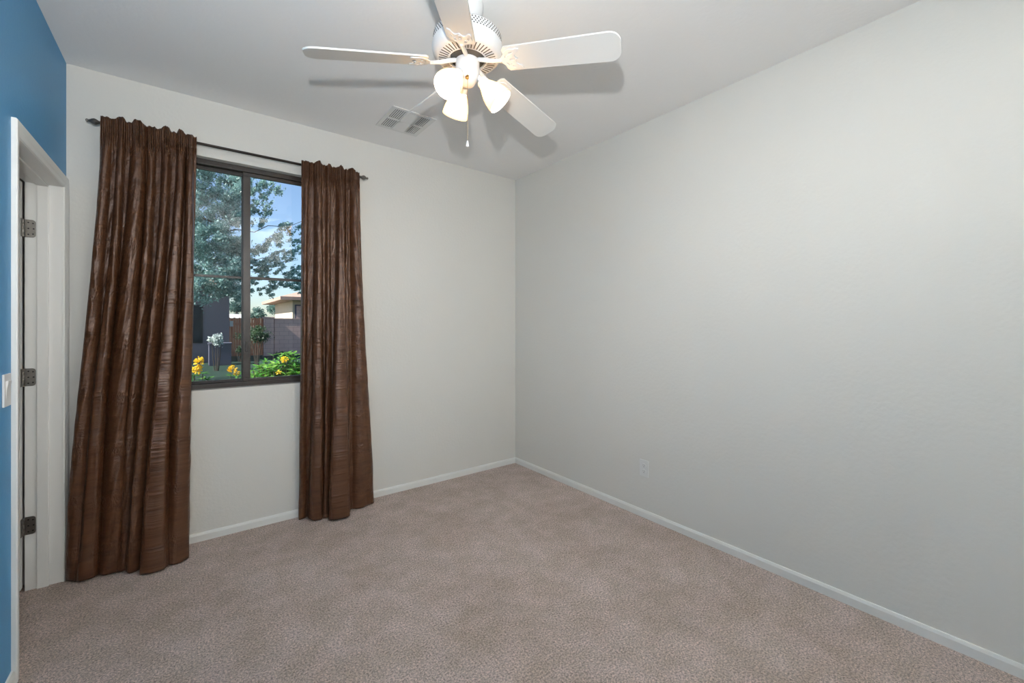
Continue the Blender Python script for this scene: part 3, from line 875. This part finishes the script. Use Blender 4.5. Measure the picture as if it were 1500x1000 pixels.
def blob(u, v, ru, rv, w=1.0, y=TY, ry=0.8):
    p = ray(u, v, y); k = (ray(u + 1, v, y) - p).length; kz = (ray(u, v - 1, y) - p).length
    cl.append((p.x, p.y, p.z, ru * k, ry, rv * kz, w))
rb = random.Random(4)
# dense left mass
for i in range(190):
    u = rb.uniform(262, 354); v = rb.uniform(232, 428)
    blob(u, v, rb.uniform(8, 15), rb.uniform(4, 9), 1.0, TY + rb.uniform(-0.9, 0.9), 0.6)
for u, v in ((285, 435), (300, 440), (318, 432), (335, 428), (346, 422), (278, 425), (310, 420), (350, 438)): blob(u, v, 11, 9, 0.8, TY - 0.2, 0.5)
# right pane boughs
for u, v, ru, rv, w in ((372, 262, 9, 9, 1), (385, 268, 10, 7, .9), (398, 274, 9, 5, .7), (408, 279, 7, 4, .45), (376, 280, 10, 8, .9), (388, 287, 7, 6, .5),
                        (372, 312, 9, 10, 1), (384, 318, 9, 8, .8), (394, 309, 7, 4, .5), (376, 300, 8, 4, .5),
                        (436, 336, 9, 5, .6), (424, 334, 9, 5, .5), (412, 345, 9, 6, .7), (402, 354, 10, 6, .8), (390, 362, 10, 7, .8), (376, 366, 9, 8, .8), (412, 332, 7, 3, .4), (430, 352, 9, 5, .5),
                        (374, 388, 10, 9, 1), (388, 384, 10, 8, .9), (402, 378, 10, 7, .8), (416, 374, 10, 6, .7), (430, 368, 9, 6, .6), (440, 362, 8, 6, .6), (395, 396, 9, 6, .8), (410, 392, 9, 6, .7),
                        (428, 402, 9, 6, .8), (416, 410, 10, 6, .8), (400, 413, 9, 6, .7), (438, 392, 7, 5, .4), (385, 407, 9, 6, .7), (440, 412, 8, 7, .8), (372, 420, 7, 8, .7), (384, 424, 8, 7, .5), (398, 428, 7, 7, .45),
                        (436, 424, 8, 7, .7), (424, 420, 8, 4, .4)):
    for q in range(7):
        blob(u + rb.gauss(0, 0.65) * ru, v + rb.gauss(0, 0.75) * rv, ru * rb.uniform(.25, .6), rv * rb.uniform(.2, .5), w * rb.uniform(1.0, 2.2), TY + rb.uniform(-0.5, 0.5), 0.3)
nvis = len(cl)
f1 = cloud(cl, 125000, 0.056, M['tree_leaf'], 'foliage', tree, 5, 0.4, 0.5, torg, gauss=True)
# the rest of the crown, out of the photograph's view
cl2 = []
for i in range(40):
    a = rb.uniform(0, 2 * PI); rr = rb.uniform(0, 2.6)
    cl2.append((-2.6 + rr * math.cos(a) * 1.0, 12.9 + rr * math.sin(a) * 0.9, 4.6 + rb.uniform(-1.2, 2.4) * (1 - rr / 4), 0.7, 0.7, 0.55, 1))
for i in range(14): cl2.append((rb.uniform(-0.6, 1.6), 12.2 + rb.uniform(-.8, 1.4), rb.uniform(5.9, 7.2), 0.6, 0.6, 0.4, 1))
f2 = cloud(cl2, 16000, 0.085, M['tree_leaf'], 'crown', tree, 6, 0.4, 0.5, torg)

# neighbouring wing of the house on the left
YW = 20.5
pw = ray(336, 500, YW)
wg = empty('house_wing', (pw.x - 3, YW, GZ)); tag(wg, 'shaded mauve stucco house wing with a dark window, seen through the left pane', 'building')
wo = Vector(wg.location)
bm = bmesh.new(); box(bm, -4, 3, 0, 6, 0, 3.0); bm_obj('wall', bm, M['wing'], wg)
bm = bmesh.new()
vs = [(-4.5, -0.5, 3.0), (3.5, -0.5, 3.0), (3.5, 6.5, 3.0), (-4.5, 6.5, 3.0), (-2, 3, 4.3), (1, 3, 4.3)]
vv = [bm.verts.new(p) for p in vs]
for f in ((0, 1, 5, 4), (1, 2, 5), (2, 3, 4, 5), (3, 0, 4), (0, 3, 2, 1)): bm.faces.new([vv[i] for i in f])
bm_obj('roof', bm, M['rooftile'], wg)
a = ray(270, 446, YW); b = ray(297, 502, YW)
bm = bmesh.new(); box(bm, a.x - wo.x - 0.8, b.x - wo.x, -0.04, 0.05, b.z - GZ, a.z - GZ); wf = bm_obj('window', bm, M['bronze'], wg)
bm = bmesh.new(); box(bm, a.x - wo.x - 0.74, b.x - wo.x - 0.06, -0.06, -0.045, b.z - GZ + 0.06, a.z - GZ - 0.06); bm_obj('pane', bm, M['darkpane'], wf)

# low block beside the wing
a = ray(306, 505, 18.6); b = ray(339, 528, 18.6)
bm = bmesh.new(); box(bm, a.x, b.x, 18.6, 19.2, GZ, a.z, 0.02)
box(bm, a.x - 0.02, b.x + 0.02, 18.58, 19.22, a.z - 0.001, a.z + 0.06, 0.01)
o = bm_obj('low_wall', bm, M['planter']); tag(o, 'low grey block planter wall in front of the shaded house wing', 'garden wall')

# gate, pillar and block wall
YG = 23.0
gl_ = ray(334, 465, YG); gr = ray(385.5, 465, YG)
gt = empty('garden_gate', (gl_.x, YG, GZ)); tag(gt, 'orange-brown wooden garden gate between the house wing and block wall', 'gate')
gh = gl_.z - GZ; gw = gr.x - gl_.x
bm = bmesh.new(); nb = 14
for i in range(nb): box(bm, i * gw / nb + 0.006, (i + 1) * gw / nb - 0.006, 0, 0.03, 0.05, gh - 0.02 * (i % 2), 0.003)
bm_obj('boards', bm, M['gate'], gt)
bm = bmesh.new(); box(bm, 0, gw, 0.031, 0.07, 0.25, 0.37); bm_obj('rail', bm, M['gate'], gt)
bm = bmesh.new(); box(bm, 0, gw, 0.031, 0.07, gh - 0.35, gh - 0.23); bm_obj('rail', bm, M['gate'], gt)
a = ray(336.5, 470, YG - 0.05); b = ray(341.5, 478, YG - 0.05)
bm = bmesh.new(); box(bm, a.x - gl_.x, b.x - gl_.x, -0.05, -0.002, b.z - GZ, a.z - GZ, 0.01)
o = bm_obj('sign_plate', bm, M['whitebox'], gt); o['label'] = 'small white plate'
a = ray(385.8, 464, YG); b = ray(400.8, 464, YG)
bm = bmesh.new(); box(bm, a.x, b.x, YG - 0.1, YG + 0.35, GZ, a.z - 0.06, 0.01); box(bm, a.x - 0.03, b.x + 0.03, YG - 0.13, YG + 0.38, a.z - 0.06, a.z, 0.01)
o = bm_obj('wall_pillar', bm, M['block']); tag(o, 'pinkish block pillar between the wooden gate and block wall', 'pillar')
c0 = ray(401.5, 466, YG)
bm = bmesh.new(); box(bm, b.x + 0.035, b.x + 14, YG, YG + 0.2, GZ, c0.z - 0.05); box(bm, b.x + 0.035, b.x + 14, YG - 0.02, YG + 0.22, c0.z - 0.05, c0.z)
o = bm_obj('block_wall', bm, M['block']); tag(o, 'long pinkish concrete block garden wall seen through the right pane', 'garden wall')

# small house over the wall
YH = 30.0
e0 = ray(416, 437, YH); e1 = ray(428.5, 440, YH)
hs2 = empty('cream_house', (e1.x, YH, GZ)); tag(hs2, 'cream neighbour house with tan eave above the block wall at right', 'building')
bm = bmesh.new(); box(bm, 0, 9, 0, 7, 0, e1.z - GZ); bm_obj('wall', bm, M['cream'], hs2)
bm = bmesh.new()
ez = e1.z - GZ
vs = [(-0.8, -0.8, ez), (9.8, -0.8, ez), (9.8, 7.8, ez), (-0.8, 7.8, ez), (-0.8, -0.8, ez + 0.2), (9.8, -0.8, ez + 0.2), (9.8, 7.8, ez + 0.2), (-0.8, 7.8, ez + 0.2), (3.2, 3.5, ez + 1.5), (6.2, 3.5, ez + 1.5)]
vv = [bm.verts.new(p) for p in vs]
for f in ((0, 3, 2, 1), (0, 1, 5, 4), (1, 2, 6, 5), (2, 3, 7, 6), (3, 0, 4, 7), (4, 5, 9, 8), (5, 6, 9), (6, 7, 8, 9), (7, 4, 8)): bm.faces.new([vv[i] for i in f])
bm_obj('roof', bm, M['rooftile'], hs2)
a = ray(432, 446, YH); b = ray(448, 470, YH)
bm = bmesh.new(); box(bm, a.x - e1.x, b.x - e1.x, -0.05, 0.02, b.z - GZ, a.z - GZ); wf = bm_obj('window', bm, M['planter'], hs2)
bm = bmesh.new(); box(bm, a.x - e1.x + .08, b.x - e1.x - .08, -0.07, -0.052, b.z - GZ + .08, a.z - GZ - .08); bm_obj('pane', bm, M['block'], wf)

# white shed roof beyond the gate
a = ray(337, 459, 33); b = ray(356, 466, 33)
sd = empty('white_shed', (a.x, 33, GZ)); tag(sd, 'pale shed roof just above the wooden gate', 'shed')
bm = bmesh.new(); box(bm, 0, b.x - a.x, 0, 3, 0, b.z - GZ); bm_obj('wall', bm, M['cream'], sd)
bm = bmesh.new(); zb = b.z - GZ; w = b.x - a.x
vv = [bm.verts.new(p) for p in ((-0.2, -0.2, zb), (w + .2, -0.2, zb), (w + .2, 3.2, zb), (-0.2, 3.2, zb), (-0.2, 1.5, a.z - GZ), (w + 0.2, 1.5, a.z - GZ))]
for f in ((0, 1, 5, 4), (1, 2, 5), (2, 3, 4, 5), (3, 0, 4), (0, 3, 2, 1)): bm.faces.new([vv[i] for i in f])
bm_obj('roof', bm, M['whitebox'], sd)

# distant trees over the wall
def far_tree(u, v, ru, rv, y, label, seed, n=2600):
    p = ray(u, v, y); k = (ray(u + 1, v, y) - p).length; kz = (ray(u, v - 1, y) - p).length
    t = empty('distant_tree', (p.x, y, GZ)); tag(t, label, 'tree', 'trees beyond the garden wall')
    bm = bmesh.new(); tube(bm, [(0, 0, 0), (0.1, 0, (p.z - GZ) * 0.6), (0, 0, p.z - GZ)], [0.22, 0.15, 0.06], 7); bm_obj('trunk', bm, M['bark'], t, True)
    r = random.Random(seed); cs = []
    for i in range(14):
        a = r.uniform(0, 2 * PI); q = r.uniform(0, 0.75)
        cs.append((p.x + q * math.cos(a) * ru * k, y + r.uniform(-1, 1), p.z + q * math.sin(a) * rv * kz, ru * k * 0.4, 0.9, rv * kz * 0.45, 1))
    cloud(cs, n, 0.16, M['far_leaf'], 'foliage', t, seed, 0.3, 0.6, (p.x, y, GZ), gauss=True)
far_tree(404, 452, 17, 13, 42, 'rounded dark tree beyond the block wall, left of the cream house', 21, 5200)
far_tree(375, 460, 14, 8, 40, 'low distant tree above the right half of the gate', 22)
far_tree(346, 450, 13, 9, 42, 'small distant tree above the pale shed roof', 23)

# clipped bush on a stem in front of the gate
def bush(name, u, v, ru, rv, y, mat, label, cat, seed, n, size, stem=True, depth=None, base_u=None):
    p = ray(u, v, y); k = (ray(u + 1, v, y) - p).length; kz = (ray(u, v - 1, y) - p).length
    t = empty(name, (p.x, y, GZ)); tag(t, label, cat)
    hgt = p.z - GZ
    bm = bmesh.new()
    for i in range(4):
        a = i * 1.7
        tube(bm, [(0.05 * math.cos(a), 0.05 * math.sin(a), 0), (0.1 * math.cos(a), 0.1 * math.sin(a), hgt * 0.5), (ru * k * 0.45 * math.cos(a), ru * k * 0.3 * math.sin(a), hgt)], [0.016, 0.012, 0.005], 6)
    bm_obj('stem', bm, M['bark'], t, True)
    r = random.Random(seed); cs = []
    for i in range(16):
        a = r.uniform(0, 2 * PI); q = r.uniform(0, 0.72)
        cs.append((p.x + q * math.cos(a) * ru * k, y + r.uniform(-.5, .5) * ru * k, p.z + q * math.sin(a) * rv * kz, ru * k * 0.34, ru * k * 0.34, rv * kz * 0.38, 1))
    cloud(cs, n, size, mat, 'foliage', t, seed, 0.5, 0.55, (p.x, y, GZ), gauss=True)
    return t, p
bush('clipped_bush', 376, 489, 31, 15, 18, M['topiary'], 'dark rounded bush on bare stems in front of the gate', 'bush', 31, 6000, 0.06)
tb, tp = bush('flowering_shrub', 317, 496, 14, 12, 16.5, M['white_flower'], 'pale white-flowering shrub before the shaded house wing', 'shrub', 32, 2200, 0.07)
bush('garden_shrub', 352, 512, 9, 8, 20, M['topiary'], 'small dark shrub at the foot of the gate', 'shrub', 33, 1200, 0.06)
bush('garden_shrub', 415, 520, 22, 6, 21, M['topiary'], 'low dark shrub along the foot of the block wall', 'shrub', 34, 2400, 0.06)

# yellow-flowering bushes just outside the window
def leafy(name, x, y, top, rad, label, seed, nst, flowers):
    r = random.Random(seed)
    t = empty(name, (x, y, GZ)); tag(t, label, 'flowering bush', 'yellow-flowering bushes under the window')
    hgt = top - GZ
    bm = bmesh.new(); LV = []; LF = []
    def leaf(p, d, L, W):
        d = d.normalized(); s = d.cross(Vector((r.uniform(-.4, .4), r.uniform(-.4, .4), 1))).normalized(); n = s.cross(d)
        i = len(LV)
        pts = [p, p + d * L * .3 + s * W * .45 + n * W * .12, p + d * L * .65 + s * W * .4 - n * L * .03, p + d * L - n * L * .12, p + d * L * .65 - s * W * .4 - n * L * .03, p + d * L * .3 - s * W * .45 + n * W * .12, p + d * L * .5 - n * L * .02]
        LV.extend(pts); LF.extend([(i, i + 1, i + 6), (i + 1, i + 2, i + 6), (i + 2, i + 3, i + 6), (i + 3, i + 4, i + 6), (i + 4, i + 5, i + 6), (i + 5, i, i + 6)])
    for k in range(nst):
        a = r.uniform(0, 2 * PI); q = rad * math.sqrt(r.uniform(0.02, 1))
        h = hgt * (1 - 0.22 * (q / rad) ** 2) * r.uniform(0.82, 1.0)
        p0 = Vector((0.06 * math.cos(a), 0.06 * math.sin(a), 0)); p2 = Vector((q * math.cos(a), q * math.sin(a), h)); p1 = (p0 + p2) / 2 + Vector((q * .15 * math.cos(a), q * .15 * math.sin(a), 0))
        tube(bm, [p0, p1, p2], [0.008, 0.006, 0.003], 5)
        for j in range(13):
            f = 0.42 + 0.58 * j / 12
            p = (p0 * (1 - f) ** 2 + p1 * 2 * f * (1 - f) + p2 * f * f)
            for s in range(4):
                b = r.uniform(0, 2 * PI)
                d = Vector((math.cos(b), math.sin(b), r.uniform(-0.2, 0.7)))
                leaf(p, d, r.uniform(.055, .095), r.uniform(.022, .034))
    bm_obj('stem', bm, M['bark'], t, True)
    link_mesh('leaves', LV, LF, M['bush_leaf'], t)
    for (fx, fy, fzz, fr) in flowers:
        FV, FF = [], []
        for k in range(26):
            d = Vector((r.gauss(0, 1), r.gauss(0, 1), r.gauss(0.2, 1))).normalized()
            p = Vector((fx - x, fy - y, fzz - GZ)) + d * fr * r.uniform(0.1, 0.6)
            u1 = d.cross(Vector((.3, .2, 1))).normalized(); u2 = d.cross(u1)
            i = len(FV); FV.append(p)                   # a trumpet: cone opening outward with five lobes
            for m in range(10):
                b = m * PI / 5; rr = fr * (0.22 if m % 2 == 0 else 0.13)
                FV.append(p + d * fr * 0.75 + (u1 * math.cos(b) + u2 * math.sin(b)) * rr)
            for m in range(10): FF.append((i, i + 1 + m, i + 1 + (m + 1) % 10))
        link_mesh('flower_cluster', FV, FF, M['yellow'], t)
def fpt(u, v, y, r):
    p = ray(u, v, y); return (p.x, p.y, p.z, r)
YP = 4.75
p = ray(283, 532, YP); leafy('yellow_bells_bush', p.x - 0.08, YP + 0.05, p.z - 0.01, 0.26, 'small leafy bush with a tall yellow bloom, leftmost outside the window', 41, 60, [fpt(290, 533, YP - .12, .045), fpt(288, 541, YP - .1, .038), fpt(293, 527, YP - .1, .028)])
p = ray(348, 538, 4.2); leafy('yellow_bells_bush', p.x - 0.02, 4.2, p.z, 0.10, 'small leafy bush with a yellow bloom beside the window mullion', 42, 26, [fpt(341, 541, 4.1, .030), fpt(346, 546, 4.1, .026)])
p = ray(412, 515, YP); leafy('yellow_bells_bush', p.x + 0.08, YP + 0.22, p.z, 0.36, 'wide bright green bush filling the bottom of the right pane', 43, 230, [fpt(417, 526, YP - .32, .030), fpt(408, 545, YP - .3, .022)])
